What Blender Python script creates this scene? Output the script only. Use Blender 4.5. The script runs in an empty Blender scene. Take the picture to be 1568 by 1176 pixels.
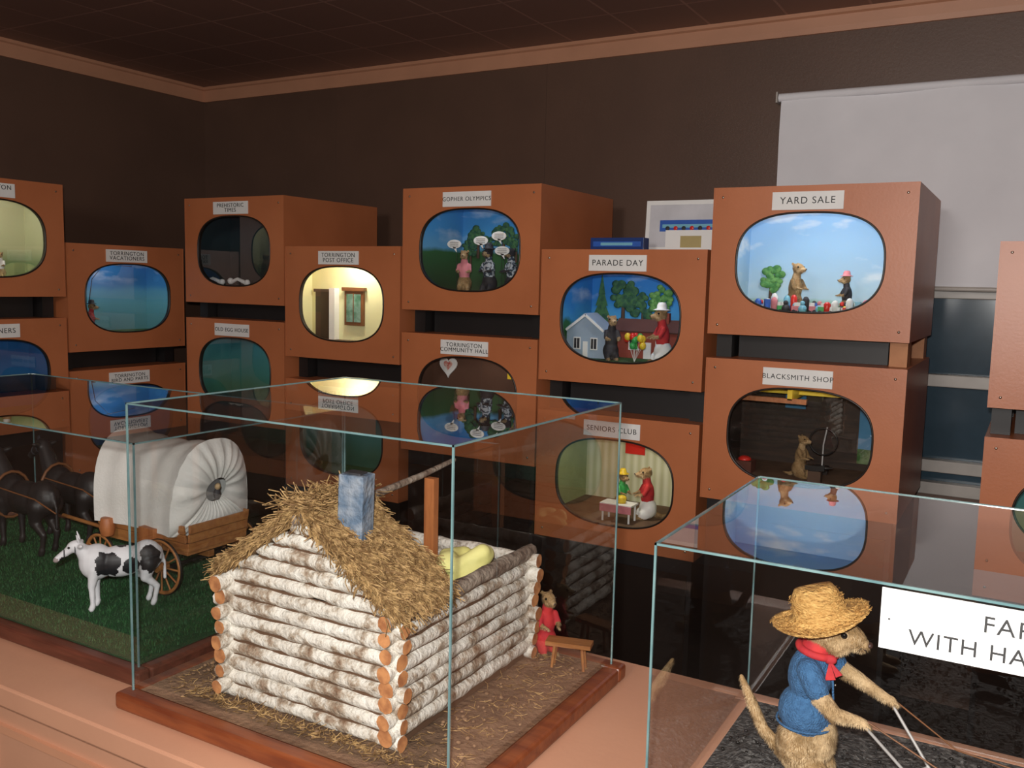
import bpy, math, random
from mathutils import Vector, Matrix, Euler, noise
random.seed(7)
R=random.random
def U(a,b): return a+(b-a)*R()
scn=bpy.context.scene
scn.view_settings.view_transform='Standard'
# ------------------------------------------------------------ materials
MATS={}
def c4(c): return (c[0],c[1],c[2],1)
def newmat(name):
    m=bpy.data.materials.new(name); m.use_nodes=True
    nt=m.node_tree; b=nt.nodes['Principled BSDF']
    return m,nt,b
def M(name,col,rough=.6,metal=0,col2=None,ns=10,stretch=(1,1,1),bump=0,bs=60,spec=.5,lo=.35,hi=.65,det=4):
    if name in MATS: return MATS[name]
    m,nt,b=newmat(name); N=nt.nodes; L=nt.links
    b.inputs['Base Color'].default_value=c4(col); b.inputs['Roughness'].default_value=rough
    b.inputs['Metallic'].default_value=metal; b.inputs['Specular IOR Level'].default_value=spec
    if col2 is None: col2=tuple(x*.85 for x in col)
    tc=N.new('ShaderNodeTexCoord'); mp=N.new('ShaderNodeMapping'); mp.inputs['Scale'].default_value=stretch
    L.new(tc.outputs['Object'],mp.inputs['Vector'])
    n=N.new('ShaderNodeTexNoise'); n.inputs['Scale'].default_value=ns; n.inputs['Detail'].default_value=det
    L.new(mp.outputs['Vector'],n.inputs['Vector'])
    r=N.new('ShaderNodeValToRGB'); r.color_ramp.elements[0].position=lo; r.color_ramp.elements[1].position=hi
    r.color_ramp.elements[0].color=c4(col); r.color_ramp.elements[1].color=c4(col2)
    L.new(n.outputs['Fac'],r.inputs['Fac']); L.new(r.outputs['Color'],b.inputs['Base Color'])
    if bump>0:
        n2=N.new('ShaderNodeTexNoise'); n2.inputs['Scale'].default_value=bs; n2.inputs['Detail'].default_value=3
        L.new(mp.outputs['Vector'],n2.inputs['Vector'])
        bp=N.new('ShaderNodeBump'); bp.inputs['Strength'].default_value=bump; bp.inputs['Distance'].default_value=.01
        L.new(n2.outputs['Fac'],bp.inputs['Height']); L.new(bp.outputs['Normal'],b.inputs['Normal'])
    MATS[name]=m; return m
def paint(name,stops,amp=.0,ns=8,cloud=0,horizon=.2,const=False,cscale=6,axis='Z'):
    """hand painted backdrop: ramp over height (m/0.46) with wobble and clouds"""
    m,nt,b=newmat(name); N=nt.nodes; L=nt.links
    b.inputs['Roughness'].default_value=.75
    tc=N.new('ShaderNodeTexCoord'); sx=N.new('ShaderNodeSeparateXYZ'); L.new(tc.outputs['Object'],sx.inputs[0])
    n=N.new('ShaderNodeTexNoise'); n.inputs['Scale'].default_value=ns; n.inputs['Detail'].default_value=5
    L.new(tc.outputs['Object'],n.inputs['Vector'])
    a=N.new('ShaderNodeMath'); a.operation='MULTIPLY_ADD'; a.inputs[1].default_value=1/.46; 
    L.new(sx.outputs[axis],a.inputs[0])
    k=N.new('ShaderNodeMath'); k.operation='MULTIPLY_ADD'; k.inputs[1].default_value=amp; k.inputs[2].default_value=-amp/2
    L.new(n.outputs['Fac'],k.inputs[0]); L.new(k.outputs[0],a.inputs[2])
    r=N.new('ShaderNodeValToRGB'); cr=r.color_ramp
    if const: cr.interpolation='CONSTANT'
    while len(cr.elements)<len(stops): cr.elements.new(.5)
    for i,(p,c) in enumerate(stops):
        cr.elements[i].position=p
    for i,(p,c) in enumerate(stops): cr.elements[i].color=c4(c)
    L.new(a.outputs[0],r.inputs['Fac']); out=r.outputs['Color']
    if cloud>0:
        mp=N.new('ShaderNodeMapping'); mp.inputs['Scale'].default_value=(1,1,2.6); L.new(tc.outputs['Object'],mp.inputs['Vector'])
        cn=N.new('ShaderNodeTexNoise'); cn.inputs['Scale'].default_value=cscale; cn.inputs['Detail'].default_value=5
        L.new(mp.outputs[0],cn.inputs['Vector'])
        c2=N.new('ShaderNodeMapRange'); c2.inputs[1].default_value=.52; c2.inputs[2].default_value=.68
        c2.inputs[4].default_value=cloud; L.new(cn.outputs['Fac'],c2.inputs[0])
        hz=N.new('ShaderNodeMapRange'); hz.inputs[1].default_value=horizon; hz.inputs[2].default_value=horizon+.12; L.new(a.outputs[0],hz.inputs[0])
        mu=N.new('ShaderNodeMath'); mu.operation='MULTIPLY'; L.new(c2.outputs[0],mu.inputs[0]); L.new(hz.outputs[0],mu.inputs[1])
        mx=N.new('ShaderNodeMix'); mx.data_type='RGBA'; L.new(mu.outputs[0],mx.inputs[0]); L.new(out,mx.inputs[6]); mx.inputs[7].default_value=(.85,.9,.95,1)
        out=mx.outputs[2]
    L.new(out,b.inputs['Base Color']); return m
def grid_mat(name,col,line,w,h,mort,rough=.6,off=0,bump=.3,rot=(0,0,0)):
    m,nt,b=newmat(name); N=nt.nodes; L=nt.links
    b.inputs['Roughness'].default_value=rough
    tc=N.new('ShaderNodeTexCoord'); mp=N.new('ShaderNodeMapping'); mp.inputs['Rotation'].default_value=rot
    L.new(tc.outputs['Object'],mp.inputs[0])
    br=N.new('ShaderNodeTexBrick'); br.offset=off; br.inputs['Scale'].default_value=1
    br.inputs['Brick Width'].default_value=w; br.inputs['Row Height'].default_value=h; br.inputs['Mortar Size'].default_value=mort
    br.inputs['Color1'].default_value=c4(col); br.inputs['Color2'].default_value=c4([x*.9 for x in col]); br.inputs['Mortar'].default_value=c4(line)
    L.new(mp.outputs[0],br.inputs['Vector']); L.new(br.outputs['Color'],b.inputs['Base Color'])
    bp=N.new('ShaderNodeBump'); bp.inputs['Strength'].default_value=bump; bp.inputs['Distance'].default_value=.004; bp.invert=True
    L.new(br.outputs['Fac'],bp.inputs['Height']); L.new(bp.outputs['Normal'],b.inputs['Normal'])
    return m
def glass_mat(name,tint=(.97,.98,.98),boost=1.0,base=.06):
    # Schlick reflectance from the two-sided facing angle, so both sides of the pane behave alike
    m=bpy.data.materials.new(name); m.use_nodes=True; nt=m.node_tree; N=nt.nodes; L=nt.links
    N.clear(); o=N.new('ShaderNodeOutputMaterial'); t=N.new('ShaderNodeBsdfTransparent'); t.inputs[0].default_value=c4(tint)
    g=N.new('ShaderNodeBsdfGlossy'); g.inputs['Roughness'].default_value=0.0; g.inputs['Color'].default_value=(1,1,1,1)
    f=N.new('ShaderNodeLayerWeight'); f.inputs[0].default_value=.5
    pw=N.new('ShaderNodeMath'); pw.operation='POWER'; pw.inputs[1].default_value=4.6; L.new(f.outputs['Facing'],pw.inputs[0])
    mu=N.new('ShaderNodeMath'); mu.operation='MULTIPLY_ADD'; mu.use_clamp=True; mu.inputs[1].default_value=.93*boost; mu.inputs[2].default_value=base
    L.new(pw.outputs[0],mu.inputs[0])
    mx=N.new('ShaderNodeMixShader'); L.new(mu.outputs[0],mx.inputs[0]); L.new(t.outputs[0],mx.inputs[1]); L.new(g.outputs[0],mx.inputs[2]); L.new(mx.outputs[0],o.inputs[0])
    return m
GLASS=glass_mat('clear_glass',boost=1.3,base=.08)
m_box=M('terracotta_paint',(.50,.165,.065),.38,col2=(.45,.145,.056),ns=6,bump=.03,bs=120)
m_black=M('black_stand',(.012,.01,.01),.5)
m_white=M('white_card',(.82,.82,.8),.6,col2=(.78,.78,.77))
m_ink=M('black_ink',(.02,.02,.02),.6)
m_rubber=M('black_gasket',(.02,.013,.01),.35)
m_screw=M('screw_metal',(.5,.45,.4),.3,metal=1)
m_edge=M('glass_edge',(.15,.24,.24),.12,col2=(.09,.17,.18),ns=20,spec=.8)
m_wall=M('dark_brown_wall',(.12,.066,.045),.45,col2=(.105,.058,.04),ns=3,bump=.05,bs=90)
m_trim=M('pink_tan_trim',(.55,.27,.16),.5,col2=(.5,.245,.145),ns=5)
m_table=M('pink_tan_table',(.52,.27,.17),.4,col2=(.48,.245,.155),ns=4,bump=.03,bs=80)
m_mahog=M('mahogany',(.22,.06,.02),.3,col2=(.13,.03,.012),ns=9,stretch=(1,6,6),bump=.05,bs=40)
m_brick=M('brick_brown_base',(.13,.038,.022),.4,col2=(.08,.024,.014),ns=12,stretch=(1,8,8))
m_soil=M('brown_soil',(.22,.13,.075),.9,col2=(.12,.068,.038),ns=14,bump=.6,bs=90)
m_gravel=M('black_gravel',(.04,.037,.036),.8,col2=(.2,.19,.18),ns=120,bump=.9,bs=150,lo=.45,hi=.75)
m_turf=M('green_turf',(.012,.07,.02),.85,col2=(.02,.1,.03),ns=60,bump=.8,bs=300)
m_turf2=M('turf_blades',(.010,.07,.018),.7,col2=(.025,.105,.028),ns=40)
def log_mat():
    m,nt,b=newmat('peeled_birch_log'); N=nt.nodes; L=nt.links; b.inputs['Roughness'].default_value=.75
    tc=N.new('ShaderNodeTexCoord')
    n=N.new('ShaderNodeTexNoise'); n.inputs['Scale'].default_value=26; n.inputs['Detail'].default_value=6; n.inputs['Roughness'].default_value=.7
    L.new(tc.outputs['Object'],n.inputs['Vector'])
    r=N.new('ShaderNodeValToRGB'); cr=r.color_ramp; cr.elements.new(.5); cr.elements.new(.6)
    for e,(p,c) in zip(cr.elements,[(.35,(.80,.77,.70)),(.5,(.66,.61,.53)),(.57,(.40,.32,.24)),(.68,(.20,.11,.06))]): e.position=p; e.color=c4(c)
    L.new(n.outputs['Fac'],r.inputs['Fac']); L.new(r.outputs['Color'],b.inputs['Base Color'])
    n2=N.new('ShaderNodeTexNoise'); n2.inputs['Scale'].default_value=110; n2.inputs['Detail'].default_value=5; L.new(tc.outputs['Object'],n2.inputs['Vector'])
    ad=N.new('ShaderNodeMath'); L.new(n.outputs['Fac'],ad.inputs[0]); L.new(n2.outputs['Fac'],ad.inputs[1])
    bp=N.new('ShaderNodeBump'); bp.inputs['Strength'].default_value=.9; bp.inputs['Distance'].default_value=.006; L.new(ad.outputs[0],bp.inputs['Height']); L.new(bp.outputs['Normal'],b.inputs['Normal'])
    return m
m_log=log_mat()
m_bark=M('bark',(.16,.11,.08),.85,col2=(.36,.3,.24),ns=30,bump=.8,bs=70)
m_logend=M('log_end',(.58,.26,.1),.7,col2=(.34,.13,.05),ns=60)
m_chink=M('chinking',(.12,.06,.03),.9)
m_straw=M('straw',(.43,.27,.11),.75,col2=(.17,.09,.03),ns=90,lo=.4,hi=.6)
m_straw2=M('straw_dark',(.22,.125,.05),.8,col2=(.13,.07,.025),ns=50,bump=.8,bs=120)
m_hat=M('hat_straw',(.74,.45,.15),.65,col2=(.5,.26,.07),ns=110,stretch=(1,1,3),bump=.7,bs=160)
m_stone=M('blue_grey_stone',(.10,.15,.22),.75,col2=(.34,.37,.41),ns=40,bump=.6,bs=80,lo=.4,hi=.8)
m_wood=M('orange_wood',(.48,.17,.055),.5,col2=(.34,.11,.035),ns=12,stretch=(6,6,1),bump=.1)
m_wood2=M('wagon_wood',(.4,.17,.05),.5,col2=(.28,.1,.03),ns=14,stretch=(1,6,6),bump=.1)
m_iron=M('iron',(.03,.028,.026),.4,metal=.6)
m_canvas=M('canvas_cloth',(.74,.73,.70),.85,col2=(.66,.65,.61),ns=10,bump=.15,bs=200)
m_fur=M('gopher_fur',(.38,.24,.11),.9,col2=(.22,.13,.05),ns=45,bump=.6,bs=200)
m_furl=M('gopher_fur_light',(.54,.38,.21),.9,col2=(.38,.25,.12),ns=50,bump=.5,bs=200)
m_furh=M('fur_hair_tips',(.58,.42,.24),.9,col2=(.2,.12,.05),ns=55,lo=.4,hi=.6)
m_denim=M('denim_blue',(.055,.16,.33),.9,col2=(.035,.11,.24),ns=120,bump=.6,bs=400)
m_red=M('red_cloth',(.55,.03,.03),.8,col2=(.42,.02,.03),ns=50,bump=.2)
m_pink=M('pink_cloth',(.7,.25,.28),.8,col2=(.6,.2,.24),ns=50)
m_dark=M('black_cloth',(.02,.02,.025),.7,col2=(.035,.035,.04),ns=40)
m_plaid=M('check_cloth',(.5,.55,.6),.8,col2=(.03,.05,.08),ns=90,lo=.48,hi=.52)
m_eye=M('black_eye',(.005,.005,.005),.08,spec=.9)
m_nose=M('dark_nose',(.06,.03,.025),.4)
m_yel=M('yellow_cloth',(.80,.76,.30),.85,col2=(.72,.68,.22),ns=20)
m_cowl=M('cow_white_hide',(.75,.75,.78),.6)
m_cowb=M('cow_black_hide',(.012,.012,.015),.5)
m_cowpink=M('cow_muzzle',(.35,.29,.29),.5)
m_horse=M('dark_horse_hide',(.014,.012,.012),.5,col2=(.024,.02,.019),ns=20)
m_leather=M('brown_leather',(.2,.08,.03),.5)
m_wire=M('pale_metal_rod',(.7,.68,.66),.3,metal=.5)
m_dkwin=M('slate_window_glass',(.05,.085,.115),.12,col2=(.04,.07,.095),spec=.6)
m_winfr=M('white_window_frame',(.5,.46,.42),.4)
m_shade=M('white_roller_shade',(.86,.86,.90),.7,col2=(.76,.76,.80),ns=2.5,bump=.05,bs=20)
m_floor=M('dark_floor',(.05,.035,.028),.4,col2=(.035,.025,.02),ns=12)
m_spacer=M('pine_block',(.5,.22,.09),.6,col2=(.4,.16,.06),ns=15)
m_cyan=M('cyan_plastic',(.2,.5,.65),.4)
m_blue=M('blue_plastic',(.03,.12,.5),.4)
m_green=M('green_plastic',(.05,.4,.1),.4)
m_yelp=M('yellow_plastic',(.85,.6,.04),.4)
m_redp=M('red_plastic',(.7,.03,.02),.35)
m_leaf=M('painted_leaves',(.05,.2,.05),.8,col2=(.15,.36,.1),ns=60,lo=.4,hi=.6)
m_leafd=M('painted_dark_leaves',(.015,.08,.05),.8,col2=(.05,.16,.06),ns=60,lo=.4,hi=.6)
m_trunk=M('painted_trunk',(.09,.05,.03),.8)
# ------------------------------------------------------------ mesh builder
class MB:
    def __init__(s): s.v=[];s.f=[];s.m=[];s.mats=[];s.s=[]
    def mi(s,m):
        if m not in s.mats: s.mats.append(m)
        return s.mats.index(m)
    def add(s,vs,fs,mat,smooth=False):
        o=len(s.v); k=s.mi(mat); s.v+= [tuple(v) for v in vs]
        for f in fs: s.f.append([i+o for i in f]); s.m.append(k); s.s.append(smooth)
    def box(s,c,d,mat,rot=None):
        c=Vector(c); h=Vector(d)/2; vs=[]
        for x in(-1,1):
            for y in(-1,1):
                for z in(-1,1):
                    p=Vector((x*h.x,y*h.y,z*h.z))
                    if rot is not None: p=Euler(rot).to_matrix()@p
                    vs.append(c+p)
        s.add(vs,[(0,1,3,2),(4,6,7,5),(0,4,5,1),(2,3,7,6),(0,2,6,4),(1,5,7,3)],mat); return s
    def bb(s,a,b,mat):
        a=Vector(a);b=Vector(b); return s.box((a+b)/2,b-a,mat)
    def tube(s,path,rad,mat,n=12,caps=True,capmat=None,jit=0,smooth=True,closed=False):
        P=[Vector(p) for p in path]; m=len(P)
        if not hasattr(rad,'__len__'): rad=[rad]*m
        vs=[]; up=None
        for i,p in enumerate(P):
            if closed: t=(P[(i+1)%m]-P[i-1])
            else: t=(P[min(i+1,m-1)]-P[max(i-1,0)])
            t.normalize()
            if up is None:
                up=Vector((0,0,1)) if abs(t.z)<.9 else Vector((1,0,0))
            a=t.cross(up); 
            if a.length<1e-5: a=t.cross(Vector((1,0,0)))
            a.normalize(); b=a.cross(t).normalized(); up=b
            for k in range(n):
                q=2*math.pi*k/n; rr=rad[i]*(1+jit*(R()-.5))
                vs.append(p+a*math.cos(q)*rr+b*math.sin(q)*rr)
        fs=[]
        for i in range(m if closed else m-1):
            j=(i+1)%m
            for k in range(n):
                fs.append((i*n+k,j*n+k,j*n+(k+1)%n,i*n+(k+1)%n))
        s.add(vs,fs,mat,smooth)
        if caps and not closed:
            cm=capmat or mat
            s.add(vs[:n],[tuple(range(n))],cm); s.add(vs[-n:],[tuple(reversed(range(n)))],cm)
        return s
    def ell(s,c,r,mat,rot=None,n=16,k=10):
        c=Vector(c); vs=[];fs=[]
        if not hasattr(r,'__len__'): r=(r,r,r)
        Mx=Euler(rot).to_matrix() if rot is not None else None
        for i in range(k+1):
            th=math.pi*i/k
            for j in range(n):
                ph=2*math.pi*j/n
                p=Vector((r[0]*math.sin(th)*math.cos(ph),r[1]*math.sin(th)*math.sin(ph),r[2]*math.cos(th)))
                if i in(0,k) and j>0: continue
                if Mx: p=Mx@p
                vs.append(c+p)
        def ix(i,j):
            if i==0: return 0
            if i==k: return 1+(k-1)*n
            return 1+(i-1)*n+j%n
        for i in range(k):
            for j in range(n):
                q=[ix(i,j),ix(i+1,j),ix(i+1,j+1),ix(i,j+1)]
                w=[]
                for a in q:
                    if a not in w: w.append(a)
                fs.append(w)
        s.add(vs,fs,mat,True); return s
    def lathe(s,prof,mat,c=(0,0,0),n=32,Mx=None,wob=0,smooth=True):
        vs=[]
        for r,z in prof:
            for k in range(n):
                q=2*math.pi*k/n
                p=Vector((r*math.cos(q),r*math.sin(q),z+wob*r*math.sin(2*q+1)))
                if Mx: p=Mx@p
                vs.append(Vector(c)+p)
        fs=[]
        for i in range(len(prof)-1):
            for k in range(n): fs.append((i*n+k,i*n+(k+1)%n,(i+1)*n+(k+1)%n,(i+1)*n+k))
        s.add(vs,fs,mat,smooth); return s
    def poly(s,pts,mat,thick=None,dirv=(0,1,0)):
        n=len(pts); P=[Vector(p) for p in pts]
        if thick is None: s.add(P,[tuple(range(n))],mat); return s
        d=Vector(dirv)*thick; Q=[p+d for p in P]
        s.add(P+Q,[tuple(range(n)),tuple(reversed(range(n,2*n)))]+[(i,i+n,(i+1)%n+n,(i+1)%n) for i in range(n)],mat); return s
    def build(s,name,parent=None,bevel=0):
        me=bpy.data.meshes.new(name); me.from_pydata(s.v,[],s.f)
        for m in s.mats: me.materials.append(m)
        me.polygons.foreach_set('material_index',s.m); me.polygons.foreach_set('use_smooth',s.s); me.update()
        ob=bpy.data.objects.new(name,me); scn.collection.objects.link(ob)
        if parent: ob.parent=parent
        if bevel>0:
            md=ob.modifiers.new('bev','BEVEL'); md.width=bevel; md.segments=2; md.limit_method='ANGLE'
        return ob
def empty(name,loc=(0,0,0),rz=0):
    e=bpy.data.objects.new(name,None); e.empty_display_size=.05; e.location=loc; e.rotation_euler=(0,0,rz)
    scn.collection.objects.link(e); return e
def text(body,size,loc,mat,parent,rx=math.pi/2,sp=1.15,name='lettering'):
    cu=bpy.data.curves.new(name,'FONT'); cu.body=body; cu.size=size; cu.align_x='CENTER'; cu.align_y='CENTER'
    cu.space_character=sp; cu.space_line=.85; cu.extrude=.0004; cu.materials.append(mat)
    ob=bpy.data.objects.new(name,cu); scn.collection.objects.link(ob)
    dg=bpy.context.evaluated_depsgraph_get(); me=bpy.data.meshes.new_from_object(ob.evaluated_get(dg))
    me.name=name; bpy.data.objects.remove(ob)
    o2=bpy.data.objects.new(name,me); scn.collection.objects.link(o2); o2.location=loc; o2.rotation_euler=(rx,0,0)
    if parent: o2.parent=parent
    return o2
# ------------------------------------------------------------ fused (continuous) figures
def sdf(p,q):
    if q[0]=='e':
        _,c,r,rot,mat=q; d=p-Vector(c)
        if rot is not None: d=Euler(rot).to_matrix().transposed()@d
        k0=Vector((d.x/r[0],d.y/r[1],d.z/r[2])).length; k1=Vector((d.x/r[0]**2,d.y/r[1]**2,d.z/r[2]**2)).length
        return k0*(k0-1)/max(k1,1e-6)
    _,a,b,ra,rb,mat=q; a=Vector(a);b=Vector(b); ab=b-a; t=max(0,min(1,(p-a).dot(ab)/ab.length_squared))
    return (p-(a+ab*t)).length-(ra+(rb-ra)*t)
def fuse(name,parts,parent,voxel=.004,smooth=6,fur=0,furlen=.006,furmats=(),furmat=None,patches=None,patchmat=None):
    mb=MB()
    for q in parts:
        if q[0]=='e': mb.ell(q[1],q[2],q[4],q[3])
        else:
            a=Vector(q[1]);b=Vector(q[2]); mb.tube([a,a.lerp(b,.5),b],[q[3],(q[3]+q[4])/2,q[4]],q[5],n=12)
            mb.ell(a,q[3],q[5],n=12,k=8); mb.ell(b,q[4],q[5],n=12,k=8)
    ob=mb.build(name+'_raw')
    md=ob.modifiers.new('r','REMESH'); md.mode='VOXEL'; md.voxel_size=voxel; md.use_smooth_shade=True
    sm=ob.modifiers.new('s','SMOOTH'); sm.iterations=smooth; sm.factor=.5
    dg=bpy.context.evaluated_depsgraph_get(); me=bpy.data.meshes.new_from_object(ob.evaluated_get(dg))
    old=ob.data; bpy.data.objects.remove(ob); bpy.data.meshes.remove(old)
    me.materials.clear(); mats=[]
    for q in parts:
        if q[-1] not in mats: mats.append(q[-1])
    if patchmat: mats.append(patchmat)
    for m in mats: me.materials.append(m)
    cand=[]
    for pl in me.polygons:
        c=pl.center; best=min(parts,key=lambda q:sdf(c,q)); pl.material_index=mats.index(best[-1]); pl.use_smooth=True
        if patches:
            for (pc,pr) in patches:
                d=(c-Vector(pc)); d.z*=.75
                if d.length<pr*(1+.35*noise.noise(c*90)): pl.material_index=len(mats)-1
        if best[-1] in furmats: cand.append((c.copy(),pl.normal.copy()))
    me.name=name; o2=bpy.data.objects.new(name,me); scn.collection.objects.link(o2); o2.parent=parent
    if fur and cand:
        f=MB(); vs=[];fs=[]
        for i in range(fur):
            c,n=random.choice(cand); d=(n*.45+Vector((U(-.25,.25),U(-.25,.25),-.85+U(-.2,.2)))).normalized()
            t=n.cross(d); 
            if t.length<1e-4: continue
            t=t.normalized()*furlen*.07; o=len(vs)
            vs+= [c-t,c+t,c+d*furlen*U(.6,1.2)]; fs.append((o,o+1,o+2))
        f.add(vs,fs,furmat or m_furl); f.build('fur_hairs',parent)
    return o2
def gopher(loc,H,yaw,cloth=None,hat=None,fur=m_fur,lower=None,name='stuffed_gopher',arms='down'):
    e=empty(name,loc,yaw); h=H; c=cloth or fur; lw=lower or fur
    V=lambda x,y,z:(x*h,y*h,z*h)
    az=.45 if arms=='down' else .66
    P=[('e',V(-.02,0,.2),V(.16,.17,.2),None,lw),('e',V(0,0,.46),V(.125,.135,.24),None,c),('e',V(.02,0,.68),V(.08,.085,.12),None,c if cloth else m_furl),
       ('e',V(.05,0,.84),V(.125,.095,.1),(0,.15,0),fur),('e',V(.15,0,.81),V(.095,.058,.05),None,m_furl),('e',V(.235,0,.812),V(.02,.022,.018),None,m_nose),
       ('e',V(.10,.045,.785),V(.05,.04,.04),None,m_furl),('e',V(.10,-.045,.785),V(.05,.04,.04),None,m_furl)]
    for s in(-1,1):
        P+= [('e',V(-.03,s*.075,.925),V(.022,.03,.035),None,fur),
             ('c',V(.03,s*.12,.6),V(.1,s*.155,.47),.05*h,.038*h,c),('c',V(.1,s*.155,.47),V(.2,s*.09,az),.036*h,.024*h,fur),
             ('e',V(.225,s*.085,az),V(.034,.024,.02),None,fur),
             ('e',V(.06,s*.09,.1),V(.12,.07,.1),None,lw),('e',V(.13,s*.09,.028),V(.12,.045,.028),None,fur)]
        for k in(-1,0,1): P.append(('c',V(.235,s*.085+k*.015,az),V(.268,s*.085+k*.02,az-.012),.009*h,.005*h,fur))
    P+= [('c',V(-.14,0,.1),V(-.26,0,.05),.045*h,.04*h,fur),('c',V(-.26,0,.05),V(-.4,0,.07),.04*h,.02*h,fur)]
    fuse('body',P,e,voxel=h*.02,smooth=4,fur=1500,furlen=h*.035,furmats=(fur,m_furl),furmat=(m_furh if fur==m_fur else m_dark))
    b=MB()
    for s in(-1,1): b.ell(V(.115,s*.08,.865),.018*h,m_eye,n=10,k=6)
    b.ell(V(.248,0,.822),.012*h,m_nose,n=8,k=6)
    b.build('eyes',e)
    if hat:
        k=MB(); k.lathe([(0.0001,.13*h),(.06*h,.125*h),(.085*h,.08*h),(.09*h,.02*h),(.15*h,.0),(.152*h,-.008*h),(.088*h,-.005*h)],hat,c=V(.03,0,.93),n=24); k.build('hat',e)
    return e
# ------------------------------------------------------------ room
XL,YB,ZC=-4.155,3.68,2.598
XR,YF=2.2,-2.2
def slab(name,a,b,mat): return MB().bb(a,b,mat).build(name)
slab('floor',(XL-.1,YF-.1,-.1),(XR+.1,YB+.1,0),m_floor)
m_ceil=grid_mat('ceiling_tile_paint',(.24,.13,.10),(.36,.2,.155),.305,.305,.005,rough=.5)
slab('ceiling',(XL-.1,YF-.1,ZC),(XR+.1,YB+.1,ZC+.1),m_ceil)
slab('wall_left',(XL-.1,YF-.1,0),(XL,YB+.1,ZC),m_wall)
wx0,wx1,wz0,wz1=-.90,.75,.8,2.27
b=MB(); b.bb((XL,YB,0),(wx0,YB+.1,ZC),m_wall); b.bb((wx1,YB,0),(XR,YB+.1,ZC),m_wall); b.bb((wx0,YB,0),(wx1,YB+.1,wz0),m_wall); b.bb((wx0,YB,wz1),(wx1,YB+.1,ZC),m_wall)
for x in (-3.2,-1.98): b.bb((x-.012,YB-.003,0),(x+.012,YB,ZC-.07),m_wall)
b.build('wall_back')
slab('wall_right',(XR,YF-.1,0),(XR+.1,YB+.1,ZC),m_wall)
slab('wall_front',(XL,YF-.1,0),(XR,YF,ZC),m_wall)
def trim(name,a,bb_,n):
    a=Vector(a);c=Vector(bb_); n=Vector(n); prof=[(0,0),(.012,0),(.016,.02),(.02,.058),(.03,.064),(.03,.078),(0,.078)]
    m=MB(); vs=[a+n*p+Vector((0,0,z)) for p,z in prof]+[c+n*p+Vector((0,0,z)) for p,z in prof]; k=len(prof)
    m.add(vs,[(i,(i+1)%k,(i+1)%k+k,i+k) for i in range(k)]+[tuple(range(k)),tuple(range(k,2*k))],m_trim); return m.build(name)
zt=ZC-.0785
trim('trim_1',(XL,YB,zt),(XR,YB,zt),(0,-1,0)); trim('trim_2',(XL,YF,zt),(XL,YB,zt),(1,0,0))
trim('trim_3',(XR,YF,zt),(XR,YB,zt),(-1,0,0)); trim('trim_4',(XL,YF,zt),(XR,YF,zt),(0,1,0))
w=empty('window_1',((wx0+wx1)/2,YB,0))
b=MB(); X0,X1=-(wx1-wx0)/2,(wx1-wx0)/2
b.bb((X0,.05,wz0),(X1,.058,wz1),m_dkwin); b.build('pane',w)
b=MB()
for z in(.8,.885,1.205,1.53): b.bb((X0,.0,z),(X1,.05,z+.045),m_winfr)
b.bb((X0,0,wz1-.04),(X1,.05,wz1),m_winfr)
for x in(X0,X1-.04): b.bb((x,0,wz0),(x+.04,.05,wz1),m_winfr)
for x in(0,): b.bb((x-.02,.01,wz0),(x+.02,.05,wz1),m_winfr)
b.build('sash_frame',w,bevel=.003)
e=empty('roller_shade',(.0,YB-.012,0))
b=MB(); n=24; vs=[];fs=[]
sx0,sx1=-.915,.78
for i in range(n+1):
    x=sx0+(sx1-sx0)*i/n
    for j in range(13):
        z=2.275-(2.275-1.57)*j/12
        vs.append((x,-.035-.006*math.sin(i*.9+j*.3)-.004*math.sin(j*.8),z))
for i in range(n):
    for j in range(12): fs.append((i*13+j,i*13+j+1,(i+1)*13+j+1,(i+1)*13+j))
b.add(vs,fs,m_shade,True); b.build('shade_cloth',e)
b=MB(); b.tube([(sx0-.01,-.03,2.285),(sx1+.01,-.03,2.285)],.016,m_shade,n=14); b.tube([(sx0,-.036,1.565),(sx1,-.036,1.565)],.009,m_winfr,n=10)
b.bb((sx0-.018,-.05,2.265),(sx0-.012,0,2.305),m_winfr); b.build('roller_and_bar',e)
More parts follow.
